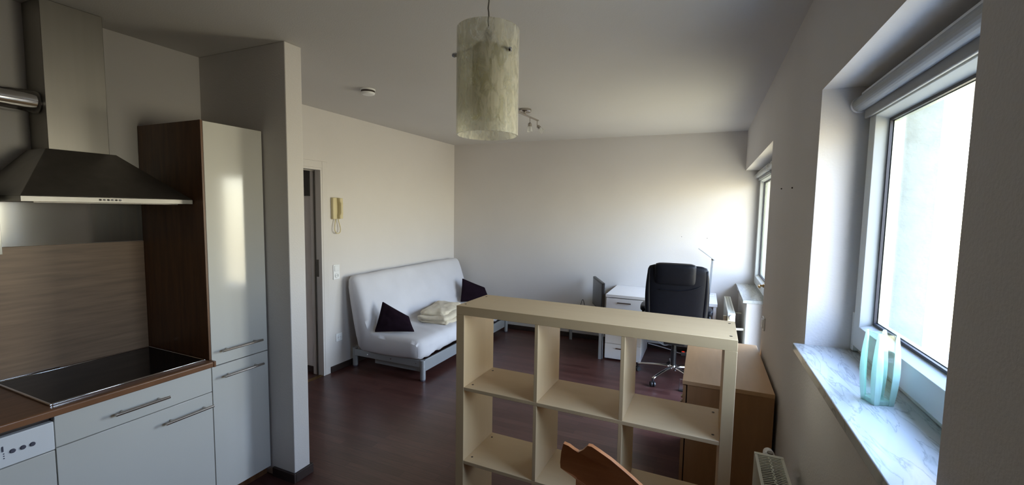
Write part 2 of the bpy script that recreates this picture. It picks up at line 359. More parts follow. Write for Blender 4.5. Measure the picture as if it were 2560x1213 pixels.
# ------------------------------------------------------------------ windows
def window_frame(name, y0, y1, z0, z1, label, handle_y=None, handle_z=None, handle_mat=None, rail=0.11, bot=0.125, top=0.14):
    o = thing(name, label, 'window', (XG, y0, z0)); struct(o)
    xf, xs = 0.165, 0.145                                     # inner face of the fixed frame, of the sash
    g = MB(); a = 0.045
    g.box(xf, 0.235, y0, y0+a, z0, z1); g.box(xf, 0.235, y1-a, y1, z0, z1)
    g.box(xf, 0.235, y0+a, y1-a, z0, z0+a*0.8); g.box(xf, 0.235, y0+a, y1-a, z1-a*1.5, z1)
    g.build('window_frame', M['pvc'], o, bevel=0.003)
    g = MB(); i0, i1, j0, j1 = y0+rail, y1-rail, z0+bot, z1-top
    h0, h1, k0, k1 = y0+a-0.01, y1-a+0.01, z0+a*0.8-0.008, z1-a*1.5+0.01
    def ring(x, A, B, C, D): return [(x, A, C), (x, B, C), (x, B, D), (x, A, D)]
    rs = [ring(0.225, h0, h1, k0, k1), ring(xs, h0, h1, k0, k1), ring(xs, i0-0.016, i1+0.016, j0-0.016, j1+0.016), ring(XG-0.008, i0, i1, j0, j1), ring(0.225, i0, i1, j0, j1)]
    g.loft(rs+[rs[0]], cap=False)
    bmesh.ops.remove_doubles(g.bm, verts=g.bm.verts, dist=1e-5)
    sash = g.build('sash', M['pvc'], o, bevel=0.0015)
    g = MB(); e = 0.009
    g.box(XG-0.010, XG-0.002, i0, i0+e, j0, j1); g.box(XG-0.010, XG-0.002, i1-e, i1, j0, j1)
    g.box(XG-0.010, XG-0.002, i0+e, i1-e, j0, j0+e); g.box(XG-0.010, XG-0.002, i0+e, i1-e, j1-e, j1)
    g.build('gasket', M['gasket'], sash)
    g = MB(); e = 0.011
    g.box(XG+0.001, XG+0.015, i0, i0+e, j0, j1); g.box(XG+0.001, XG+0.015, i1-e, i1, j0, j1)
    g.box(XG+0.001, XG+0.015, i0+e, i1-e, j0, j0+e); g.box(XG+0.001, XG+0.015, i0+e, i1-e, j1-e, j1)
    g.build('spacer', M['alu'], sash)
    bx(XG-0.001, XG+0.001, i0-0.004, i1+0.004, j0-0.004, j1+0.004).build('glass_pane', M['glass'], sash)
    if handle_y:
        g = MB(); g.lathe([(0.016, 0), (0.016, -0.012), (0.009, -0.016), (0.009, -0.05)], (xs, handle_y, handle_z), 'x', 16)
        g.tube([(xs-0.045, handle_y, handle_z), (xs-0.05, handle_y-0.03, handle_z), (xs-0.05, handle_y-0.11, handle_z)], 0.009)
        g.build('window_handle', handle_mat, o, smooth=True)
    return o
window_frame('window_1', Y3, Y2, HS, HL, 'near white window above the marble sill, bright outside')
window_frame('window_2', YP, YF, HS2, HL2, 'far white window in the corner recess', 4.62, 1.02, M['brass'])
window_frame('door_2', Y1, YP, 0.0, HL2, 'white glazed balcony door beside the far window', rail=0.12, bot=0.14)
# hinge cover on the near window
g = MB(); g.box(0.146, 0.166, Y2-0.035, Y2-0.006, HS+0.004, HS+0.15)
g.build('hinge_cover', M['pvc'], bpy.data.objects['window_1'], bevel=0.003)

def sill(name, y0, y1, z, x0=-0.04):
    o = bx(x0, 0.166, y0, y1, z-0.03, z).build(name, M['marble'], bevel=0.004)
    return o
def wsill(name, a, b_, z, label, x0=-0.04):
    g = MB(); g.box(x0, 0.17, a, b_, z-0.03, z)
    o = g.build(name, M['marble'], bevel=0.003); tag(o, label, 'window sill'); return o
wsill('window_sill', Y3-0.025, Y2+0.025 if False else Y2, HS, 'marble sill of the near window, grey veins, glass vase on it')
wsill('window_sill', YP-0.01, YF, HS2, 'pale marble sill of the far corner window above the slim radiator', -0.035)
# near sill is laid in front of the wall as well: a lip a little wider than the recess
tag(bx(0.24, 0.50, Y3, Y2-0.004, HS-0.03, HS+0.01).build('outer_sill', M['pvc'], bevel=0.003), 'white outer sill outside the near window', 'outer sill')
tag(bx(0.50, 2.2, 2.33, 2.48, 0.0, 1.1).build('balcony_parapet', M['concrete'], bevel=0.01), 'low grey concrete parapet outside the near window', 'parapet')

def blind(y0, y1, z, label, x=0.118, r=0.026):
    t = thing('roller_blind', label, 'roller blind', (x, y0, z))
    g = MB(); g.lathe([(r, y0+0.012), (r, y1-0.012)], (x, 0, z), 'y', 24)
    g.build('fabric_roll', M['blind'], t, smooth=False)
    for a, b_ in ((y0, y0+0.012), (y1-0.012, y1)):
        g = MB(); g.lathe([(r*0.7, a), (r*1.12, a+0.002), (r*1.12, b_-0.002), (r*0.7, b_)], (x, 0, z), 'y', 20)
        g.build('end_cap', M['white_plastic'], t, smooth=False)
    g = MB(); g.box(x-0.004, 0.146, y0+0.03, y1-0.03, z+r-0.002, z+r+0.012)
    g.build('mounting_rail', M['white_plastic'], t)
    g = MB(); g.box(x+0.012, x+0.022, y0+0.02, y1-0.02, z-r-0.028, z-r+0.012)
    g.build('bottom_bar', M['blind'], t, bevel=0.003)
blind(Y3+0.01, Y2-0.008, 2.098, 'grey rolled-up roller blind at the top of the near window')
blind(YP+0.02, YF-0.008, 2.115, 'rolled-up roller blind at the top of the far corner window')
blind(Y1+0.01, YP-0.02, 2.115, 'rolled-up roller blind above the balcony door beside the far window')

# ------------------------------------------------------------------ kitchen
def bar_handle(parent, x, ya, yb, z, r=0.007):
    g = MB(); g.lathe([(r, ya), (r, yb)], (x+0.032, 0, z), 'y', 14)
    for yy in (ya+0.035, yb-0.035):
        g.lathe([(0.005, 0), (0.005, 0.034)], (x, yy, z), 'x', 10)
    return g.build('handle', M['handle'], parent, smooth=False)
FT = 0.018
YE = YC+0.012
# tall cabinet
t = thing('tall_cabinet', 'tall cream kitchen cabinet with dark walnut side beside the white stub wall', 'cabinet', (-3.1, 1.62, 0))
bx(XK+0.004, XC-FT-0.002, YC, YC+0.016, 0.06, 2.131).build('side_panel', M['walnut'], t, bevel=0.001, label='dark walnut side panel')
bx(XC-FT-0.002, XC, YC, YC+0.010, 0.849, 2.131).build('side_panel', M['walnut'], t, label='walnut front edge')
bx(XK+0.004, XC-FT-0.002, YC+0.016, 1.797, 0.06, 2.131).build('body', M['walnut'], t)
dd = bx(XC-FT, XC, YE, 1.794, 0.808, 2.128).build('door', M['front'], t, bevel=0.0015, label='upper cream door'); bar_handle(dd, XC, 1.507, 1.742, 0.888)
dd = bx(XC-FT, XC, YE, 1.794, 0.062, 0.803).build('door', M['front'], t, bevel=0.0015, label='lower cream door'); bar_handle(dd, XC, 1.513, 1.745, 0.741)
bx(XC-0.06, XC-0.044, YC, 1.80, 0, 0.06).build('plinth', M['walnut'], t)
# base unit with drawer
t = thing('base_cabinet', 'cream base cabinet with a drawer and a door below the hob', 'cabinet', (-3.1, 1.15, 0))
bx(XK+0.004, XC-FT-0.002, 0.838, YC-0.001, 0.06, 0.814).build('body', M['white_lam'], t)
dr = bx(XC-FT, XC, 0.838, YE-0.004, 0.671, 0.811).build('drawer', M['front'], t, bevel=0.0015); bar_handle(dr, XC, 1.025, 1.243, 0.733)
dd = bx(XC-FT, XC, 0.838, YE-0.004, 0.062, 0.667).build('door', M['front'], t, bevel=0.0015); bar_handle(dd, XC, 1.221, 1.448, 0.601)
bx(XC-0.06, XC-0.044, 0.235, YC-0.001, 0, 0.06).build('plinth', M['walnut'], t)
# dishwasher
t = thing('dishwasher', 'built-in dishwasher with white control panel at the left end below the worktop', 'dishwasher', (-3.1, 0.53, 0))
bx(XK+0.02, XC-0.03, 0.238, 0.834, 0.06, 0.80).build('body', M['hole'], t)
pn = bx(XC-0.024, XC+0.004, 0.236, 0.834, 0.667, 0.786).build('control_panel', M['white_plastic'], t, bevel=0.003)
bx(XC-FT, XC, 0.236, 0.834, 0.062, 0.662).build('door', M['front'], t, bevel=0.0015)
for yy in (0.715, 0.743, 0.7695):
    MB().lathe([(0.0085, 0), (0.0085, 0.003), (0.0065, 0.006)], (XC+0.0035, yy, 0.7225), 'x', 20).build('button', M['grey_plastic'], pn)
bx(XC+0.003, XC+0.007, 0.687, 0.6915, 0.731, 0.752).build('switch', M['grey_plastic'], pn, bevel=0.0008)
for zz in (0.7215, 0.7125, 0.7035):
    MB().lathe([(0.0024, 0), (0.0018, 0.002)], (XC+0.0035, 0.6915, zz), 'x', 12).build('indicator_lamp', M['grey_plastic'], pn)
# next base unit, out of frame to the left
t = thing('base_cabinet', 'cream base cabinet left of the dishwasher', 'cabinet', (-3.1, -0.1, 0))
bx(XK+0.004, XC-FT-0.002, -1.2, 0.232, 0.06, 0.814).build('body', M['white_lam'], t)
for ya, yb in ((-1.2, -0.486), (-0.482, 0.232)):
    dd = bx(XC-FT, XC, ya, yb, 0.062, 0.811).build('door', M['front'], t, bevel=0.0015); bar_handle(dd, XC, yb-0.26, yb-0.04, 0.74)
# worktop
o = bx(XK+0.002, -2.783, -1.2, YC-0.0005, 0.816, 0.8473).build('worktop', M['worktop'], bevel=0.006, seg=3)
tag(o, 'brown wood worktop with rounded front edge, hob set into it', 'worktop')
o = bx(XC+0.0005, -2.783, YC-0.0005, YC+0.010, 0.816, 0.8473).build('worktop_end_piece', M['worktop'], bpy.data.objects['worktop'])
# hob
t = thing('hob', 'black ceramic hob with steel frame set in the worktop', 'hob', (-3.1, 1.14, 0.8473))
hx0, hx1, hy0, hy1 = -3.352, -2.838, 0.832, 1.446
bx(hx0+0.008, hx1-0.008, hy0+0.008, hy1-0.008, 0.8473, 0.8535).build('glass_surface', M['hob'], t)
g = MB(); z0, z1 = 0.8473, 0.8555
g.box(hx0, hx1, hy0, hy0+0.009, z0, z1); g.box(hx0, hx1, hy1-0.009, hy1, z0, z1); g.box(hx0, hx0+0.009, hy0+0.009, hy1-0.009, z0, z1); g.box(hx1-0.009, hx1, hy0+0.009, hy1-0.009, z0, z1)
g.build('frame', M['chrome'], t, bevel=0.002)
# wall panels
tag(bx(XK+0.0005, XK+0.012, -1.2, YC-0.001, 0.8475, 1.476).build('backsplash_panel', M['splash'], bevel=0.001), 'oak-look backsplash panel on the wall above the hob', 'backsplash')
tag(bx(XK+0.0005, XK+0.006, 0.20, YC-0.001, 1.477, 1.705).build('steel_wall_panel', M['panel_steel']), 'polished steel strip on the wall between hood and wooden backsplash', 'wall panel')
tag(bx(XK+0.012, XK+0.03, -1.2, 1.06, 0.8475, 0.857).build('sealing_strip', M['chrome'], bevel=0.002), 'thin metal sealing strip along the back of the worktop', 'sealing strip')
# wall cabinet at the left picture edge
t = thing('wall_cabinet', 'pale wall cabinet at the left edge beside the extractor hood', 'cabinet', (-3.2, 0.5, 1.47))
bx(XK+0.002, -3.07, 0.2, 0.798, 1.472, 1.822).build('body', M['white_lam'], t)
bx(-3.068, -3.05, 0.2, 0.798, 1.47, 1.824).build('door', M['front'], t, bevel=0.0015)
# hood
t = thing('extractor_hood', 'stainless steel chimney extractor hood above the hob', 'extractor hood', (-3.15, 1.13, 1.69))
HX, HY0, HY1 = -2.90, 0.812, 1.448
g = MB()
g.loft([[(XK+0.012, HY0, 1.714), (HX, HY0, 1.714), (HX, HY1, 1.714), (XK+0.012, HY1, 1.714)], [(XK+0.012, 1.0, 1.937), (-3.195, 1.0, 1.937), (-3.195, 1.262, 1.937), (XK+0.012, 1.262, 1.937)]])
g.build('canopy', M['steel_dark'], t, bevel=0.002)
lip = bx(XK+0.012, HX, HY0, HY1, 1.691, 1.7135).build('rim', M['steel'], t, bevel=0.001)
for k in range(6):
    MB().lathe([(0.0042, 0), (0.0042, 0.003)], (HX, 1.062+k*0.0145, 1.7035), 'x', 12).build('button', M['chrome'] if k % 2 else M['hole'], lip)
g = MB(); g.box(XK+0.06, HX-0.04, HY0+0.05, HY1-0.05, 1.687, 1.6905)
g.build('filter', M['steel_dark'], t)
bx(XK+0.004, -3.22, 1.018, 1.246, 1.937, H-0.002).build('chimney', M['steel'], t, bevel=0.002)
# duct
pts = [(-3.295, 1.016, 2.155)] + [(-3.295, 1.0-0.02*k, 2.155) for k in range(40)]
g = MB(); rr = [0.052 if k % 2 else 0.0505 for k in range(len(pts))]
g.tube(pts, rr, 24)
tag(g.build('exhaust_duct', M['chrome'], smooth=True), 'round silver exhaust duct running left from the hood chimney', 'duct')
tag(bx(XK+0.0, XK+0.04, -0.2, -0.1, 1.2, 1.3).build('power_socket', M['white_plastic'], bevel=0.003), 'white socket over the worktop left of the wall cabinet', 'socket') if False else None

# ------------------------------------------------------------------ wall bits
t = thing('intercom', 'cream door intercom handset on the left wall beside the doorway', 'intercom', (XL, 3.32, 1.68))
bx(XL, XL+0.032, 3.258, 3.352, 1.567, 1.783).build('base', M['cream_plastic'], t, bevel=0.006)
prof = [(3.318, 1.572), (3.318, 1.78)]
g = MB()
rings = []
for k in range(13):
    f = k/12; z = 1.572+f*0.206; bul = 0.034 + (0.022 if (f < 0.2 or f > 0.8) else 0.034 - 0.006*math.cos((f-0.5)*PI)); hw = 0.021 if (f < 0.22 or f > 0.78) else 0.016
    yc = 3.334
    rings.append([(XL+0.033, yc-hw, z), (XL+bul+0.006, yc-hw, z), (XL+bul+0.014, yc-hw*0.5, z), (XL+bul+0.014, yc+hw*0.5, z), (XL+bul+0.006, yc+hw, z), (XL+0.033, yc+hw, z)])
g.loft(rings).build('handset', M['cream_plastic'], t, bevel=0.003)
cp = []
for k in range(41):
    f = k/40; a = f*PI
    cp.append((XL+0.022+0.012*math.sin(a), 3.296+0.035*f+0.028*math.sin(2*PI*f)*-1, 1.568-0.145*math.sin(a)**0.8))
MB().tube(cp, 0.0045, 8, True).build('cord', M['cream_plastic'], t, smooth=True)

def socket_face(g_parent, y, z, x=XL):
    MB().lathe([(0.0235, 0.0), (0.0225, 0.006), (0.018, 0.0065), (0.0172, 0.001)], (x+0.009, y, z), 'x', 24).build('socket_well', M['white_plastic'], g_parent)
    g = MB()
    for dy in (-0.0095, 0.0095): g.lathe([(0.003, 0), (0.003, 0.002)], (x+0.0095, y+dy, z), 'x', 10)
    g.build('contact_hole', M['hole'], g_parent)
t = thing('light_switch', 'white light switch with socket below it between doorway and sofa', 'switch', (XL, 3.31, 1.03))
bx(XL, XL+0.009, 3.271, 3.352, 0.952, 1.104).build('frame', M['white_plastic'], t, bevel=0.003)
bx(XL+0.008, XL+0.015, 3.283, 3.340, 1.036, 1.093).build('rocker', M['white_plastic'], t, bevel=0.003)
socket_face(t, 3.3115, 0.991)
t = thing('wall_socket', 'white wall socket low on the left wall behind the sofa end', 'socket', (XL, 3.33, 0.345))
bx(XL, XL+0.009, 3.292, 3.374, 0.303, 0.385).build('frame', M['white_plastic'], t, bevel=0.003)
socket_face(t, 3.333, 0.344)
t = thing('light_switch', 'white square switch on the window wall above the beech cabinet', 'switch', (0, 3.235, 0.975))
bx(-0.010, 0, 3.19, 3.275, 0.93, 1.015).build('frame', M['white_plastic'], t, bevel=0.003)
bx(-0.016, -0.009, 3.203, 3.262, 0.943, 1.002).build('rocker', M['white_plastic'], t, bevel=0.003)
for (yy, zz) in ((2.857, 1.835), (2.517, 1.822)):
    o = MB().lathe([(0.004, 0), (0.003, -0.006)], (0, yy, zz), 'x', 10).build('wall_nail', M['hole'])
    tag(o, 'tiny nail in the window wall, the %s one' % ('far' if yy > 2.7 else 'nearer'), 'nail', 'nails in the window wall')
for (xx, zz) in ((-0.646, 1.404), (-0.363, 1.396)):
    o = MB().lathe([(0.004, 0), (0.003, -0.004)], (xx, YF, zz), 'y', 10).build('wall_nail', M['hole'])
    tag(o, 'tiny nail in the far wall above the desk, the %s one' % ('left' if xx < -0.5 else 'right'), 'nail', 'nails in the far wall')

# smoke detector
t = thing('smoke_detector', 'round white smoke detector on the ceiling', 'smoke detector', (-2.89, 2.76, H))
c = (-2.89, 2.76, H)
MB().lathe([(0.056, 0), (0.056, -0.012)], c, 'z', 32).build('base', M['white_plastic'], t)
MB().lathe([(0.052, -0.010), (0.052, -0.026)], c, 'z', 32).build('smoke_inlet', M['hole'], t, label='dark slotted ring')
MB().lathe([(0.054, -0.026), (0.052, -0.036), (0.042, -0.043), (0.015, -0.045)], c, 'z', 32).build('cover', M['white_plastic'], t, smooth=False)

# ceiling spot bar
t = thing('ceiling_spotlight_bar', 'nickel ceiling spotlight bar with four small glass spots', 'ceiling light', (-1.96, 3.80, H))
MB().lathe([(0.055, 0), (0.055, -0.018), (0.048, -0.026), (0.01, -0.028)], (-1.97, 3.80, H), 'z', 28).build('ceiling_plate', M['handle'], t)
bp0, bp1 = Vector((-1.99, 3.36, H-0.062)), Vector((-1.93, 4.03, H-0.062))
g = MB(); d = (bp1-bp0).normalized(); n_ = Vector((d.y, -d.x, 0))*0.011
g.loft([[p+n_+Vector((0,0,0.005)), p-n_+Vector((0,0,0.005)), p-n_-Vector((0,0,0.005)), p+n_-Vector((0,0,0.005))] for p in (bp0, bp1)])
g.lathe([(0.012, -0.028), (0.012, -0.06)], (-1.965, 3.77, H), 'z', 12)
g.build('bar', M['handle'], t, bevel=0.002)
M['spot_glass'] = frosted('frosted_spot_glass', (0.85, 0.85, 0.85, 1), 0.5, 12)
for k, (f, ax) in enumerate(((0.06, (-0.6, 0.2, -0.7)), (0.36, (-0.3, -0.4, -0.9)), (0.74, (0.0, 0.05, -1.0)), (0.97, (0.55, 0.25, -0.6)))):
    p = bp0.lerp(bp1, f); ax = Vector(ax).normalized(); st = p+Vector((0, 0, -0.05))
    sp_ = MB().tube([p, st], 0.004, 8).tube([st, st+ax*0.008, st+ax*0.012, st+ax*0.036], [0.006, 0.016, 0.018, 0.019], 16).build('spot_head', M['handle'], t, smooth=False)
    MB().tube([st+ax*0.034, st+ax*0.06, st+ax*0.085], [0.016, 0.022, 0.027], 18, False).build('glass_shade', M['spot_glass'], sp_, smooth=True)

# pendant lamp
PX, PY, PB, PT = -0.984, 1.15, 1.905, 2.203
t = thing('pendant_lamp', 'cylindrical frosted crackle-glass pendant lamp hanging from the ceiling', 'pendant lamp', (PX, PY, H))
g = MB(); n = 64
def circ(r, z, n=64): return [(PX+r*math.cos(2*PI*k/n), PY+r*math.sin(2*PI*k/n), z) for k in range(n)]
g.loft([circ(0.088, PB), circ(0.090, PB), circ(0.090, PT), circ(0.086, PT), circ(0.086, PB), circ(0.088, PB)], cap=False)
g.build('outer_glass_shade', M['shade_out'], t, smooth=False)
g = MB(); g.loft([circ(0.046, PB+0.05, 40), circ(0.046, PT-0.055, 40), circ(0.04, PT-0.045, 40), circ(0.02, PT-0.04, 40)], cap=False)
g.build('inner_glass_shade', M['shade_in'], t, smooth=True)
MB().lathe([(0.02, PT-0.08), (0.022, PT-0.04), (0.012, PT-0.03), (0.012, PT-0.005), (0.004, PT+0.01)], (PX, PY, 0), 'z', 20).build('socket', M['chrome'], t)
for a in (math.radians(-25), math.radians(-145), math.radians(95)):
    ca, sa = math.cos(a), math.sin(a)
    rod = MB().tube([(PX+0.01*ca, PY+0.01*sa, PT-0.035), (PX+0.098*ca, PY+0.098*sa, PT-0.078)], 0.0028, 8).build('support_rod', M['chrome'], t)
    MB().tube([(PX+0.0905*ca, PY+0.0905*sa, PT-0.0755), (PX+0.099*ca, PY+0.099*sa, PT-0.078), (PX+0.103*ca, PY+0.103*sa, PT-0.079)], [0.0065, 0.0065, 0.003], 12).build('end_cap', M['chrome'], rod)
cpts = [(PX+0.0012*math.sin(k*1.7), PY+0.0012*math.cos(k*1.7), PT+(H-0.02-PT)*k/40) for k in range(41)]
MB().tube(cpts, 0.0022, 8).build('cable', M['steel'], t)
MB().lathe([(0.05, H), (0.05, H-0.02), (0.03, H-0.035), (0.004, H-0.038)], (PX, PY, 0), 'z', 28).build('ceiling_rose', M['steel'], t)

# ------------------------------------------------------------------ radiators
def radiator(x0, x1, y0, y1, z0, z1, label, step, knob, big=False):
    t = thing('radiator', label, 'radiator', ((x0+x1)/2, y0, z0))
    bx(x0, x0+0.012, y0, y1, z0, z1-0.004).build('front_panel', M['rad'], t, bevel=0.002)
    bx(x1-0.012, x1, y0, y1, z0, z1-0.004).build('rear_panel', M['rad'], t, bevel=0.002)
    for ya in (y0-0.004, y1-0.014): bx(x0-0.001, x1+0.001, ya, ya+0.018, z0+0.01, z1+0.002).build('side_cover', M['rad'], t, bevel=0.002)
    bx(x0+0.014, x1-0.014, y0+0.016, y1-0.016, z0+0.03, z1-0.05).build('core', M['rad_dark'], t)
    g = MB(); xm = (x0+x1)/2
    g.box(x0, x0+0.010, y0, y1, z1-0.003, z1); g.box(x1-0.010, x1, y0, y1, z1-0.003, z1)
    n = int((y1-y0-0.03)/step)
    for k in range(n):
        y = y0+0.016+k*step; a = step*0.32
        for s, xa, xb in ((0, x0+0.009, xm-0.001), (1, xm+0.001, x1-0.009)):
            off = step*0.5*s
            v = [g.bm.verts.new(p) for p in ((xa, y+off, z1-0.0005), (xb, y+off+step*0.55*(1 if s == 0 else -1), z1-0.0005), (xb, y+off+a+step*0.55*(1 if s == 0 else -1), z1-0.0005), (xa, y+off+a, z1-0.0005))]
            w_ = [g.bm.verts.new(q.co-Vector((0, 0, 0.002))) for q in v]
            g.bm.faces.new(v); g.bm.faces.new(w_[::-1])
            for i in range(4): g.bm.faces.new((v[i], w_[i], w_[(i+1) % 4], v[(i+1) % 4]))
        zz = 0.0022*(1 if k % 2 else -1)
        g.box(xm-0.0022+zz, xm+0.0022+zz, y, y+step, z1-0.0026, z1-0.0003)
    g.build('top_grille', M['rad'], t)
    kx, ky, kz, kr, ax = knob
    kn = MB()
    if ax == 'y-': kn.lathe([(kr*0.55, 0), (kr*0.6, -0.018), (kr, -0.024), (kr, -0.06), (kr*0.85, -0.066)], (kx, ky, kz), 'y', 24)
    else: kn.lathe([(kr*0.7, 0), (kr*0.75, 0.02), (kr, 0.028), (kr*0.95, 0.055), (kr*0.8, 0.075)], (kx, ky, kz), 'y', 24)
    kn.build('thermostat_knob', M['white_plastic'], t)
    return t
t = radiator(-0.154, -0.050, 1.0, 1.995, 0.12, 0.70, 'white panel radiator with slotted top grille under the near window', 0.0125, (-0.095, 1.999, 0.675, 0.023, 'y+'))
MB().tube([(-0.07, 1.80, 0.60), (-0.03, 1.80, 0.60), (-0.001, 1.80, 0.60)], 0.011).lathe([(0.02, 0), (0.02, -0.006)], (0.0, 1.80, 0.60), 'x', 16).build('wall_bracket', M['rad'], t)
MB().tube([(-0.095, 2.012, 0.70), (-0.095, 2.012, 0.705)], 0.012).build('vent_valve', M['steel'], t)
t = radiator(-0.155, -0.092, 4.50, 5.40, 0.14, 0.755, 'slim white radiator in front of the far sill, round knob towards the room', 0.0125, (-0.124, 4.497, 0.725, 0.024, 'y-'))
MB().tube([(-0.10, 5.0, 0.66), (-0.001, 5.0, 0.66)], 0.007).build('wall_bracket', M['rad'], t)
MB().tube([(-0.10, 4.53, 0.60), (-0.001, 4.56, 0.60)], 0.011).build('supply_pipe', M['rad'], t)
bx(-0.188, -0.156, 4.62, 4.66, 0.60, 0.70).build('side_valve', M['rad'], t, bevel=0.006)

# ------------------------------------------------------------------ vase
t = thing('glass_vase', 'square clear glass vase with frosted mint corners on the marble sill', 'vase', (0.073, 1.468, HS), 0.35)
hgt = 0.195
def half(z):
    f = z/hgt; return 0.0245 + 0.0065*math.sin(PI*min(1, f*0.93+0.04))
zs = [hgt*k/16 for k in range(17)]
g = MB()
def sq(h, z): return [(h, h, z), (-h, h, z), (-h, -h, z), (h, -h, z)]
g.loft([sq(half(z)-0.0022, z) for z in zs]+[sq(half(z)-0.0052, z) for z in zs[::-1][:-1]]+[sq(half(0.02)-0.0052, 0.016)])
g.build('glass_body', M['vase_clear'], t, local=True)
for k in range(4):
    g = MB(); rings = []
    R_ = Matrix.Rotation(PI/2*k, 3, 'Z')
    for z in zs:
        f = z/hgt; h = half(z)
        wd = 0.009+0.009*math.sin(PI*min(1, max(0, f*0.9+0.12)))
        if f > 0.97: wd *= 0.6
        pr = [(h, h), (h-wd, h), (h-wd, h-0.002), (h-0.002, h-0.002), (h-0.002, h-wd), (h, h-wd)]
        rings.append([R_ @ Vector((a, b_, z+(0.004 if f > 0.99 else 0))) for a, b_ in pr])
    g.loft(rings).build('frosted_corner', M['vase_frost'], t, local=True)
g = MB(); g.box(-0.0235, 0.0235, -0.0235, 0.0235, 0, 0.012)
g.build('base', M['vase_frost'], t, local=True, bevel=0.002)

# ------------------------------------------------------------------ cube shelf
t = thing('cube_shelf', 'birch open cube shelf dividing the room, dark screw heads on its boards', 'shelf', (-1.4068, 1.6791, 0), -0.0185)
SW, SD, SH, ST = 1.144, 0.2895, 1.2529, 0.0407
def sb(n, m_, *a, **k): return bx(*a).build(n, m_, t, local=True, bevel=0.0012, **k)
top = sb('top_board', M['birch'], 0, SW, 0, SD, SH-ST, SH)
bot = sb('bottom_board', M['birch'], 0, SW, 0, SD, 0.0, ST)
sides = [sb('side_board', M['birch_v'], 0, ST, 0, SD, ST, SH-ST), sb('side_board', M['birch_v'], SW-ST, SW, 0, SD, ST, SH-ST)]
zt = [SH-ST-0.335, SH-ST-0.335-0.351]
TS = 0.0155
zt = [0.8772, 0.5270]
iw = (SW-2*ST-2*TS)/3
shelves = []
for z in zt: shelves.append(sb('shelf_board', M['birch'], ST, SW-ST, 0.001, SD-0.001, z-TS, z))
lev = [(zt[0], SH-ST), (zt[1], zt[0]-TS), (ST, zt[1]-TS)]
for (a, b_) in lev:
    for k in (1, 2):
        x = ST+k*iw+(k-1)*TS
        sb('divider', M['birch_v'], x, x+TS, 0.001, SD-0.001, a, b_)
def holes(par, pts, z):
    for (x, y) in pts:
        o = MB().lathe([(0.0052, z-0.001), (0.0052, z+0.0006)], (x, y, 0), 'z', 14).build('screw_head', M['hole'], par, local=True)
holes(top, [(0.021, 0.045), (0.021, SD-0.045), (SW-0.021, 0.045), (SW-0.021, SD-0.045)], SH)
for sh_, z in zip(shelves, zt): holes(sh_, [(ST+0.022, 0.045), (ST+0.022, SD-0.045), (SW-ST-0.022, 0.045), (SW-ST-0.022, SD-0.045)], z)

# ------------------------------------------------------------------ beech cabinet
t = thing('low_cabinet', 'beech low cabinet against the window wall behind the birch shelf', 'cabinet', (-0.24, 2.98, 0))
cx0, cx1, cy0, cy1, ct = -0.462, -0.018, 2.507, 3.42, 0.769
bx(cx0, cx1, cy0, cy1, ct-0.022, ct).build('top', M['beech'], t, bevel=0.0015)
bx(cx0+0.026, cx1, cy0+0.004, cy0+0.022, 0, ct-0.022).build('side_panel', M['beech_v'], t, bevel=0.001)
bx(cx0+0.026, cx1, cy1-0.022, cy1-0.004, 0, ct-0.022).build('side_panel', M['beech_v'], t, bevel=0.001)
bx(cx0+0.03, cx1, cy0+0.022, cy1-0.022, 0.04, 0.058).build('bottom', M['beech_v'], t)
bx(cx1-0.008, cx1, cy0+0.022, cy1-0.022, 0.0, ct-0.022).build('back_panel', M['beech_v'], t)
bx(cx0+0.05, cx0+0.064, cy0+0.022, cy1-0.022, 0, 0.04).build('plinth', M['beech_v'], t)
ym = (cy0+cy1)/2
for a, b_ in ((cy0+0.006, ym-0.002), (ym+0.002, cy1-0.006)):
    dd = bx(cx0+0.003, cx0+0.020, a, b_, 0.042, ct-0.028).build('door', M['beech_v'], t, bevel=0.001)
    yy = b_-0.04 if a < 3 and b_ < 3.1 else a+0.04
    MB().lathe([(0.006, 0), (0.006, -0.012), (0.012, -0.016), (0.010, -0.024)], (cx0+0.003, yy, 0.48), 'x', 14).build('knob', M['handle'], dd)

# ------------------------------------------------------------------ desk
t = thing('desk', 'white desk with a drawer pedestal against the far wall', 'desk', (-0.81, 5.2, 0))
bx(-1.392, -0.236, 4.888, YF-0.002, 0.722, 0.754).build('top', M['white_lam'], t, bevel=0.0015)
bx(-0.272, -0.244, 4.90, YF-0.02, 0.0, 0.722).build('side_panel', M['white_lam'], t, bevel=0.001)
bx(-0.984, -0.272, YF-0.10, YF-0.084, 0.34, 0.722).build('modesty_panel', M['white_lam'], t)
g = MB(); g.box(-1.386, -1.370, 4.91, 5.50, 0.012, 0.722); g.box(-1.0, -0.984, 4.91, 5.50, 0.012, 0.722); g.box(-1.37, -1.0, 5.484, 5.50, 0.012, 0.722); g.box(-1.37, -1.0, 4.93, 5.484, 0.012, 0.03)
g.build('pedestal_body', M['white_lam'], t, bevel=0.001)
for k in range(4):
    z1 = 0.714-k*0.175; z0 = z1-0.171
    if k == 3: z0 = 0.016
    dr = bx(-1.384, -0.986, 4.890, 4.909, z0, z1).build('drawer', M['white_lam'], t, bevel=0.0015)
    g = MB(); g.box(-1.258, -1.108, 4.870, 4.874, z1-0.052, z1-0.040); g.box(-1.250, -1.240, 4.872, 4.892, z1-0.050, z1-0.042); g.box(-1.126, -1.116, 4.872, 4.892, z1-0.050, z1-0.042)
    g.build('handle', M['handle'], dr)
for xx in (-1.375, -0.995):
    for yy in (4.925, 5.48): MB().lathe([(0.012, 0), (0.012, 0.014)], (xx, yy, 0), 'z', 10).build('foot', M['grey_plastic'], t)

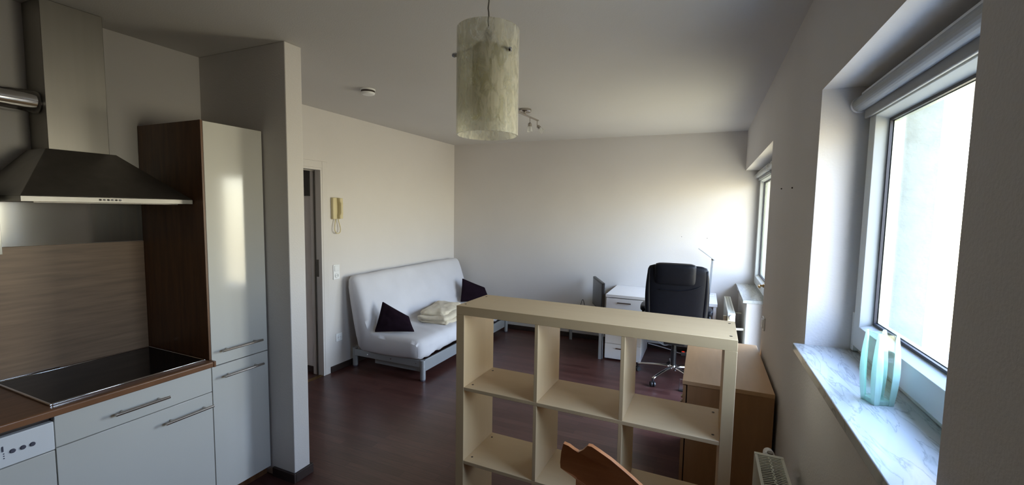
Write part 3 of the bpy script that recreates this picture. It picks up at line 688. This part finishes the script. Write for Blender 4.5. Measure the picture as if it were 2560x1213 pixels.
# desk lamp
LX, LY, LZ = -0.315, 5.40, 0.754
t = thing('desk_lamp', 'slim white LED lamp with tilted head on the desk', 'lamp', (LX, LY, LZ))
MB().box(LX-0.08, LX+0.05, LY-0.07, LY+0.06, LZ, LZ+0.012).build('base', M['white_plastic'], t, bevel=0.005)
g = MB(); g.loft([[(LX+dx+sx, LY+sy, z) for sx, sy in ((-0.012, -0.006), (0.012, -0.006), (0.012, 0.006), (-0.012, 0.006))] for dx, z in ((0.0, LZ+0.01), (0.02, 1.168))])
g.build('stem', M['silver'], t, bevel=0.002)
e0, e1 = Vector((LX+0.045, LY-0.005, 1.158)), Vector((LX-0.135, LY-0.02, 1.288))
g = MB(); d = (e1-e0).normalized(); nn = Vector((-d.z, 0, d.x))*-0.005
g.loft([[p+nn+Vector((0, 0.017, 0)), p+nn-Vector((0, 0.017, 0)), p-nn-Vector((0, 0.017, 0)), p-nn+Vector((0, 0.017, 0))] for p in (e0, e1)])
g.build('lamp_head', M['silver'], t, bevel=0.002)
MB().lathe([(0.012, -0.014), (0.012, 0.014)], (LX+0.018, LY-0.002, 1.172), 'y', 14).build('hinge', M['chrome'], t)

# small TV table + monitor
t = thing('side_table', 'low grey side table with flat metal legs holding the monitor', 'table', (-1.70, 5.17, 0))
bx(-1.985, -1.42, 4.85, 5.49, 0.425, 0.448).build('table_top', M['black'], t, bevel=0.002)
for (xx, yy) in ((-1.975, 4.856), (-1.45, 4.856), (-1.975, 5.445), (-1.45, 5.445)):
    g = MB(); g.box(xx, xx+0.042, yy, yy+0.006, 0, 0.425); g.box(xx+(0.0 if xx < -1.7 else 0.036), xx+(0.006 if xx < -1.7 else 0.042), yy, yy+0.042, 0, 0.425)
    g.build('leg', M['silver'], t)
ma, mb_ = Vector((-1.655, 5.43, 0)), Vector((-1.428, 4.93, 0))
d = (mb_-ma).normalized(); nrm = Vector((d.y, -d.x, 0))     # screen side, towards the sofa
if nrm.x > 0: nrm = -nrm
t = thing('monitor', 'black flat computer monitor turned side-on beside the desk', 'monitor', (-1.54, 5.18, 0.448))
def mslab(p0, p1, n0, n1, z0, z1):
    g = MB(); g.loft([[p0+nrm*n0, p1+nrm*n0, p1+nrm*n1, p0+nrm*n1]]+[]) if False else None
    a = [p0+nrm*n0, p1+nrm*n0, p1+nrm*n1, p0+nrm*n1]
    g.loft([[Vector((q.x, q.y, z)) for q in a] for z in (z0, z1)]); return g
mslab(ma, mb_, -0.018, 0.018, 0.515, 0.868).build('casing', M['black'], t, bevel=0.006)
mslab(ma+d*0.02, mb_-d*0.02, 0.0175, 0.0195, 0.537, 0.848).build('screen', M['screen'], t)
mslab(ma+d*0.10, mb_-d*0.10, -0.045, -0.018, 0.56, 0.80).build('rear_housing', M['black'], t, bevel=0.012)
mslab(ma+d*0.24, mb_-d*0.24, -0.030, -0.018, 0.46, 0.60).build('stand_neck', M['black'], t)
mslab(ma+d*0.15, mb_-d*0.15, -0.09, 0.08, 0.448, 0.458).build('stand_base', M['black'], t, bevel=0.004)
g = MB(); pts = []
for k in range(25):
    f = k/24; pts.append((-1.80+0.10*f, 5.30-0.02*f, 0.455+0.125*math.sin(PI*min(1, f*1.35))**1.2 if f < 0.74 else 0.455+0.0))
g.tube(pts, 0.0035, 8)
g.tube([(-1.93+0.20*f, 5.28+0.03*math.sin(9*f), 0.458+0.02*abs(math.sin(5*f))) for f in [k/20 for k in range(21)]], 0.0035, 8)
tag(g.build('monitor_cable', M['black'], smooth=True), 'black cable looping up behind the monitor', 'cable')
# cables and power strip under the desk
def cab(pts): 
    return [Vector(p) for p in pts]
def smooth_path(P, n=8):
    P = [Vector(p) for p in P]; Q = [P[0]]+P+[P[-1]]; out_ = []
    for i in range(1, len(Q)-2):
        for k in range(n):
            f = k/n; a, b_, c2, d2 = Q[i-1], Q[i], Q[i+1], Q[i+2]
            out_.append(0.5*((2*b_)+(-a+c2)*f+(2*a-5*b_+4*c2-d2)*f*f+(-a+3*b_-3*c2+d2)*f**3))
    out_.append(P[-1]); return out_
tag(MB().tube(smooth_path([(-0.975, 5.53, 0.06), (-0.85, 5.52, 0.045), (-0.70, 5.48, 0.03), (-0.62, 5.44, 0.02), (-0.575, 5.43, 0.02)]), 0.006, 8).build('power_cable', M['white_plastic'], smooth=True), 'white power cable lying low along the far wall under the desk', 'cable', )
tag(MB().tube(smooth_path([(-0.93, 5.50, 0.20), (-0.86, 5.49, 0.12), (-0.78, 5.49, 0.075), (-0.70, 5.52, 0.10), (-0.64, 5.545, 0.13), (-0.5, 5.55, 0.13)]), 0.006, 8).build('power_cable', M['white_plastic'], smooth=True), 'white power cable sagging down beside the drawer pedestal', 'cable')
t = thing('power_strip', 'grey power strip with glowing red switch under the desk', 'power strip', (-0.50, 5.42, 0.0))
bx(-0.585, -0.34, 5.395, 5.45, 0.0, 0.045).build('casing', M['silver'], t, bevel=0.006)
bx(-0.575, -0.545, 5.405, 5.430, 0.044, 0.050).build('switch', M['red'], t, bevel=0.002)
t = thing('metal_frame_stand', 'small thin-framed metal stand on the floor beside the beech cabinet', 'stand', (-0.50, 4.22, 0))
g = MB(); g.tube([(-0.548, 4.30, 0.012), (-0.538, 4.20, 0.155), (-0.40, 4.20, 0.155), (-0.40, 4.30, 0.012)], 0.004, 8)
g.build('frame', M['steel'], t)
bx(-0.552, -0.38, 4.29, 4.33, 0, 0.014).build('foot_bar', M['black'], t, bevel=0.002)

# ------------------------------------------------------------------ office chair
OX, OY = -0.625, 4.62
t = thing('office_chair', 'high-backed black leather office chair with chrome star base at the desk', 'office chair', (OX, OY, 0), 0.06)
def rrect_loft(g, secs, n=28, e=3.2):
    """secs: (centre, half width x, half depth y) superellipse rings"""
    rings = []
    for (c, a, b_) in secs:
        ring = []
        for k in range(n):
            th = 2*PI*k/n; ct, st = math.cos(th), math.sin(th)
            ring.append((c[0]+a*math.copysign(abs(ct)**(2/e), ct), c[1]+b_*math.copysign(abs(st)**(2/e), st), c[2]))
        rings.append(ring)
    return g.loft(rings)
# back: z 0.52 .. 1.19, leaning slightly towards the camera
g = MB(); secs = []
for k in range(15):
    f = k/14; z = 0.50+0.71*f
    hw = 0.245+0.030*math.sin(f*PI*0.75)
    hd = 0.052+0.012*math.sin(f*PI)
    if f > 0.95: hw -= 0.004; hd -= 0.006
    if f < 0.06: hw -= 0.03; hd -= 0.02
    if k == 14: hw -= 0.012; hd -= 0.02
    secs.append(((0, -0.25-0.075*f*f, z), hw, hd))
rrect_loft(g, secs, 36, 4.5)
back = g.build('backrest', M['leather'], t, local=True, smooth=True, sub=1)
# head cushion wrapped over the middle, leaving the right bolster free
g = MB(); secs = []
for k in range(9):
    f = k/8; z = 1.00+0.222*f
    dp = 0.066+0.012*math.sin(f*PI); hw = 0.19-0.005*f
    if k in (0, 8): dp -= 0.012; hw -= 0.014
    ff = (z-0.5)/0.695
    secs.append(((-0.022, -0.25-0.075*ff*ff, z), hw, dp))
rrect_loft(g, secs, 32, 5)
g.build('head_cushion', M['leather'], back, local=True, smooth=True, sub=1)
for sx in (-1, 1):
    g = MB(); pts = []
    for k in range(14):
        f = k/13; z = 0.56+0.60*f; ff = (z-0.5)/0.695
        pts.append((sx*(0.232+0.026*math.sin(ff*PI*0.75)), -0.25-0.075*ff*ff-0.028, z))
    g.tube(pts, [0.012+0.018*math.sin(PI*min(1, max(0, k/13*0.9+0.1))) for k in range(14)], 12)
    g.build('side_bolster', M['leather'], back, local=True, smooth=True)
g = MB(); pts = []
for k in range(24):
    f = k/23; x = -0.16+0.40*f; z = 0.965+0.0*f+0.075*max(0, (f-0.45)/0.55)**2
    ff = (z-0.5)/0.695; pts.append((x, -0.25-0.075*ff*ff-0.064+0.030*max(0, (abs(x)-0.15)/0.1)**2, z))
g.tube(pts, 0.0035, 6); g.build('seam', M['leather'], back, local=True, smooth=True)
g = MB(); rrect_loft(g, [((0, 0.02, 0.435), 0.20, 0.19), ((0, 0.02, 0.45), 0.235, 0.235), ((0, 0.02, 0.50), 0.25, 0.25), ((0, 0.02, 0.54), 0.245, 0.245), ((0, 0.02, 0.555), 0.21, 0.21)], 36, 4)
g.build('seat', M['leather'], t, local=True, smooth=True, sub=1)
for sx in (-1, 1):
    g = MB(); rrect_loft(g, [((sx*0.305, -0.02, 0.700), 0.03, 0.12), ((sx*0.305, -0.02, 0.708), 0.038, 0.135), ((sx*0.305, -0.02, 0.74), 0.038, 0.135), ((sx*0.305, -0.02, 0.755), 0.028, 0.12)], 24, 3)
    ar = g.build('armrest', M['leather'], t, local=True, smooth=True, sub=1)
    g = MB(); g.tube(smooth_path([(sx*0.305, 0.08, 0.705), (sx*0.31, 0.10, 0.60), (sx*0.28, 0.05, 0.46), (sx*0.17, 0.0, 0.425)], 6), 0.016, 10)
    g.tube(smooth_path([(sx*0.305, -0.12, 0.705), (sx*0.31, -0.15, 0.60), (sx*0.28, -0.05, 0.46)], 6), 0.014, 10)
    g.build('arm_support', M['black'], ar, local=True, smooth=True)
MB().box(-0.10, 0.10, -0.12, 0.12, 0.375, 0.435).build('tilt_mechanism', M['black'], t, local=True, bevel=0.01)
MB().lathe([(0.034, 0.10), (0.034, 0.13), (0.027, 0.135), (0.027, 0.30), (0.024, 0.30), (0.024, 0.38)], (0, 0, 0), 'z', 20).build('gas_lift', M['black'], t, local=True)
MB().lathe([(0.03, 0.085), (0.042, 0.09), (0.042, 0.125), (0.034, 0.14)], (0, 0, 0), 'z', 24).build('base_hub', M['chrome'], t, local=True)
for k in range(5):
    a = math.radians(243-72*k)-0.06; ca, sa = math.cos(a), math.sin(a)
    g = MB(); rings = []
    for j in range(9):
        f = j/8; r_ = 0.03+0.33*f; z = 0.118-0.035*f**1.6; hw = 0.021-0.007*f; hh = 0.016-0.005*f
        c_0 = Vector((r_*ca, r_*sa, z)); side = Vector((-sa, ca, 0))
        rings.append([c_0+side*hw*math.cos(2*PI*q/10)+Vector((0, 0, hh*math.sin(2*PI*q/10))) for q in range(10)])
    leg = g.loft(rings).build('base_arm', M['chrome'], t, local=True, smooth=True)
    cxr, cyr = 0.36*ca, 0.36*sa
    wa = a+0.9
    wx, wy = math.cos(wa), math.sin(wa)
    g = MB()
    for s_q in (-1, 1):
        c0 = Vector((cxr-0.012*wy*0, cyr, 0.027)); n0 = Vector((-wy, wx, 0))
        g.tube([c0+n0*s_q*0.006, c0+n0*s_q*0.012, c0+n0*s_q*0.024], [0.026, 0.027, 0.024], 18)
    g.tube([(cxr, cyr, 0.03), (cxr, cyr, 0.085)], 0.008, 10)
    g.build('caster', M['black'], leg, local=True)

# ------------------------------------------------------------------ sofa
SY0, SY1 = 3.40, 5.46
t = thing('sofa_bed', 'white covered sofa bed with reclined back against the left wall', 'sofa', (-3.35, 4.43, 0))
prof = [(-2.88, 0.225), (-2.855, 0.25), (-2.85, 0.30), (-2.862, 0.36), (-2.90, 0.398), (-2.98, 0.408), (-3.12, 0.405), (-3.26, 0.405), (-3.38, 0.412), (-3.455, 0.43),
        (-3.495, 0.49), (-3.53, 0.60), (-3.57, 0.72), (-3.61, 0.84), (-3.645, 0.93), (-3.675, 0.972), (-3.715, 0.985), (-3.76, 0.975), (-3.785, 0.94), (-3.79, 0.86), (-3.765, 0.70), (-3.73, 0.52), (-3.695, 0.36), (-3.66, 0.25), (-3.60, 0.205), (-3.40, 0.20), (-3.1, 0.205)]
pr = []
for i in range(len(prof)):
    a, b_ = prof[i], prof[(i+1) % len(prof)]
    pr.append(a); pr.append(((a[0]+b_[0])/2, (a[1]+b_[1])/2))
NSG = -1 if sum(pr[i-1][0]*pr[i][1]-pr[i][0]*pr[i-1][1] for i in range(len(pr))) < 0 else 1
ymap = []
NY = 64
g = MB(); rings = []
for j in range(NY+1):
    f = j/NY; y = SY0+(SY1-SY0)*f
    dd_ = min(y-SY0, SY1-y); rd = 0.08
    ins = (rd-math.sqrt(max(0, rd*rd-(rd-min(dd_, rd))**2)))*0.45
    ring = []
    for i, (x, z) in enumerate(pr):
        p0 = Vector(pr[i-1]); p1 = Vector(pr[(i+1) % len(pr)]); tn = (p1-p0).normalized(); nn = Vector((tn.y, -tn.x))  # inward or outward
        nn = nn*NSG
        q = Vector((x, z))-nn*ins
        # cloth wrinkles: taut pulls near the ends of the crease and along the front hem
        wv = 0.006*noise.noise(Vector((x*3, y*3, z*3)))+0.004*noise.noise(Vector((x*9, y*5, z*9)))
        if z < 0.33 and x > -3.0: wv += 0.016*noise.noise(Vector((x*4, y*16, z*14)))
        dcr = (Vector((x, z))-Vector((-3.48, 0.45))).length
        endd = min(abs(y-SY0), abs(y-SY1))
        wv += 0.020*math.exp(-dcr*6)*math.exp(-endd*3)*math.sin((y*11+z*60+x*25))
        if x > -3.4 and z > 0.38: wv += 0.010*math.exp(-((y-4.15)/0.35)**2)*math.sin(y*38+x*14)*(0.5+0.5*noise.noise(Vector((x*5, y*5, 1))))
        q += nn*wv*min(1.0, dd_/0.12)
        # far right pulls on the backrest
        ring.append((q.x, y, q.y+(-0.012*math.exp(-endd*8) if z < 0.3 else 0)))
    rings.append(ring)
g.loft(rings, cap=False)
# inset end caps so the ends stay rounded
g.bm.verts.ensure_lookup_table()
np_ = len(pr)
for base, sgn in ((0, -1), (NY*np_, 1)):
    vs = [g.bm.verts[base+i] for i in range(np_)]
    # pair across the L-shaped section: front half to back half
    f_ = g.bm.faces.new(vs)
bmesh.ops.triangulate(g.bm, faces=[f for f in g.bm.faces if len(f.verts) > 4])
mt = g.build('mattress_cover', M['cloth'], t, smooth=True)
FY0, FY1 = 3.435, 5.41
for (xx, yy) in ((-2.868, FY0+0.022), (-2.868, FY1-0.022), (-3.755, FY0+0.05), (-3.755, FY1-0.03)):
    g = MB(); g.lathe([(0.027, 0.012), (0.027, 0.205)], (xx, yy, 0), 'z', 20)
    lg = g.build('leg', M['silver'], t, bevel=0.002)
    MB().lathe([(0.025, 0), (0.025, 0.012)], (xx, yy, 0), 'z', 20).build('foot_cap', M['grey_plastic'], lg)
bx(-2.895, -2.875, FY0+0.05, FY1-0.05, 0.075, 0.192).build('front_rail', M['silver'], t, bevel=0.003)
for yy in (FY0+0.012, FY1-0.032):
    rl = bx(-3.73, -2.895, yy, yy+0.02, 0.13, 0.20).build('side_rail', M['silver'], t, bevel=0.003)
    g = MB()
    for xx in (-2.94, -3.25, -3.55): g.lathe([(0.008, 0), (0.006, -0.005)], (xx, yy, 0.165), 'y', 12)
    g.build('bolt', M['chrome'], rl)
    bx(-3.50, -2.90, yy+0.05 if yy < 4 else yy-0.05, yy+0.065 if yy < 4 else yy-0.035, 0.065, 0.14).build('lower_rail', M['silver'], t, bevel=0.002)

def pillow(name, corners, thick, label, seed):
    A, B, C, D = [Vector(c) for c in corners]
    nrm = ((B-A).cross(D-A)).normalized(); n = 16; g = MB(); o0 = (A+B+C+D)/4
    lay = []
    for s in (1, -1):
        grid = []
        for j in range(n+1):
            row = []
            for i in range(n+1):
                u, v = i/n, j/n
                p = (A*(1-u)+B*u)*(1-v)+(D*(1-u)+C*u)*v
                e = (math.sin(PI*u)*math.sin(PI*v))**0.45
                # sides curve in between the corners
                pinch = 0.03*((1-(2*u-1)**2)*(abs(2*v-1)**3)+(1-(2*v-1)**2)*(abs(2*u-1)**3))
                p = p+(o0-p)*pinch
                p = p+nrm*s*(thick*e*(0.9+0.25*noise.noise(Vector((u*3, v*3, seed))))+0.0015)
                if e > 0.2: p += nrm*s*0.006*noise.noise(Vector((u*8, v*8, seed+3)))
                row.append(g.bm.verts.new(p))
            grid.append(row)
        for j in range(n):
            for i in range(n): g.bm.faces.new((grid[j][i], grid[j][i+1], grid[j+1][i+1], grid[j+1][i]))
        lay.append(grid)
    a, b_ = lay
    per = [(0, i) for i in range(n)]+[(j, n) for j in range(n)]+[(n, i) for i in range(n, 0, -1)]+[(j, 0) for j in range(n, 0, -1)]
    for k in range(len(per)):
        p, q = per[k], per[(k+1) % len(per)]
        g.bm.faces.new((a[p[0]][p[1]], a[q[0]][q[1]], b_[q[0]][q[1]], b_[p[0]][p[1]]))
    o = g.build(name, M['velvet'], smooth=True, sub=1, loc=(A+B)/2)
    return tag(o, label, 'cushion', 'dark cushions on the sofa bed')
pillow('cushion', ((-3.42, 3.40, 0.43), (-3.085, 3.62, 0.42), (-3.18, 3.65, 0.565), (-3.45, 3.56, 0.715)), 0.05, 'dark plum cushion leaning on the near end of the white sofa, corner up', 2)
pillow('cushion', ((-3.40, 5.05, 0.43), (-3.08, 5.33, 0.42), (-3.19, 5.36, 0.60), (-3.42, 5.13, 0.745)), 0.05, 'dark plum cushion at the far end of the white sofa, partly behind the shelf', 9)

# blanket: folded in layers, each fold a rounded slab in one cloth
t0 = Vector((-3.17, 4.27, 0.0))
g = MB()
def fold(g, cx_, cy_, z0, z1, hx_, hy_, rot, seed, n=56):
    rings = []
    cs, sn = math.cos(rot), math.sin(rot); lv = 9
    for j in range(lv+1):
        f = j/lv; a = f*PI; k_ = math.sin(a)**0.5 if 0 < f < 1 else 0.0
        sc = 0.80+0.20*k_
        if j in (0, lv): sc = 0.72
        ring = []
        for i in range(n):
            th = 2*PI*i/n; ct, st = math.cos(th), math.sin(th); e = 5
            x = hx_*math.copysign(abs(ct)**(2/e), ct); y = hy_*math.copysign(abs(st)**(2/e), st)
            wob = 1+0.13*noise.noise(Vector((ct*2, st*2, seed)))+0.06*noise.noise(Vector((ct*6, st*6, seed+f*2)))
            x *= wob*(1-(1-sc)*0.5); y *= wob*(1-(1-sc)*0.35)
            zz = z0+(z1-z0)*f+0.024*noise.noise(Vector((x*8, y*6, seed)))*f
            ring.append((cx_+x*cs-y*sn, cy_+x*sn+y*cs, zz))
        rings.append(ring)
    g.loft(rings, cap=False)
    # domed top and bottom
    for ring, up_ in ((rings[0], False), (rings[-1], True)):
        rr = [ring]
        for s in (0.8, 0.6, 0.4, 0.2):
            r2 = []
            for p in ring:
                x = cx_+(p[0]-cx_)*s; y = cy_+(p[1]-cy_)*s
                r2.append((x, y, p[2]*s+(z1 if up_ else z0)*(1-s)+(0.026*noise.noise(Vector((x*11, y*7, seed+5)))+0.008 if up_ else 0)))
            rr.append(r2)
        g.loft(rr, cap=False)
        g.bm.faces.new([g.bm.verts.new(p) for p in (rr[-1] if up_ else rr[-1][::-1])])
fold(g, -3.17, 4.30, 0.400, 0.448, 0.205, 0.30, 0.10, 1)
fold(g, -3.19, 4.29, 0.440, 0.482, 0.200, 0.31, 0.14, 4)
fold(g, -3.25, 4.36, 0.474, 0.522, 0.175, 0.30, 0.22, 8)
bmesh.ops.remove_doubles(g.bm, verts=g.bm.verts, dist=0.0003)
tag(g.build('blanket', M['fleece'], smooth=True, loc=(-3.17, 4.30, 0.41)), 'folded cream fleece blanket lying on the white sofa seat', 'blanket')

# ------------------------------------------------------------------ wooden chair in the foreground
t = thing('wooden_chair', 'orange-brown wooden chair with notched curved backrest in front of the shelf', 'chair', (-0.56, 1.16, 0))
CYB = 1.30
outl = [(-0.779, 0.930), (-0.760, 0.929), (-0.742, 0.922), (-0.727, 0.918), (-0.716, 0.923), (-0.706, 0.935), (-0.695, 0.950), (-0.682, 0.951), (-0.655, 0.940), (-0.62, 0.924), (-0.585, 0.902), (-0.55, 0.878),
        (-0.525, 0.858), (-0.50, 0.832), (-0.478, 0.80), (-0.46, 0.76), (-0.45, 0.71), (-0.455, 0.66), (-0.50, 0.62), (-0.55, 0.61), (-0.62, 0.63), (-0.69, 0.66), (-0.728, 0.70), (-0.731, 0.78), (-0.731, 0.826), (-0.745, 0.832), (-0.775, 0.840), (-0.787, 0.844), (-0.789, 0.862), (-0.786, 0.90)]
g = MB()
def bent(a, b_, dpt): return (a, CYB+dpt+0.06*((a+0.62)/0.17)**2*0.35, b_)
g.prism(outl, bent, 0.0, 0.017)
bmesh.ops.triangulate(g.bm, faces=[f for f in g.bm.faces if len(f.verts) > 4])
g.build('backrest', M['orange_wood'], t, bevel=0.002)
for (xx, y_) in ((-0.72, 1.318), (-0.49, 1.318)):
    g = MB(); g.loft([[(xx+dx, y+dy, z) for dx, dy in ((-0.016, -0.012), (0.016, -0.012), (0.016, 0.012), (-0.016, 0.012))] for y, z in ((1.36, 0), (1.325, 0.45), (1.302, 0.72))])
    g.build('leg', M['orange_wood'], t, bevel=0.003)
for xx in (-0.75, -0.44):
    g = MB(); g.loft([[(xx+dx, y+dy, z) for dx, dy in ((-0.016, -0.016), (0.016, -0.016), (0.016, 0.016), (-0.016, 0.016))] for y, z in ((0.93, 0), (0.95, 0.44))])
    g.build('leg', M['orange_wood'], t, bevel=0.003)
g = MB(); g.box(-0.78, -0.42, 0.92, 1.31, 0.44, 0.46); g.build('seat', M['orange_wood'], t, bevel=0.008)

for o in list(bpy.data.objects):
    if o.type == 'MESH' and o.parent is None and 'label' not in o: print('NOLABEL', o.name)
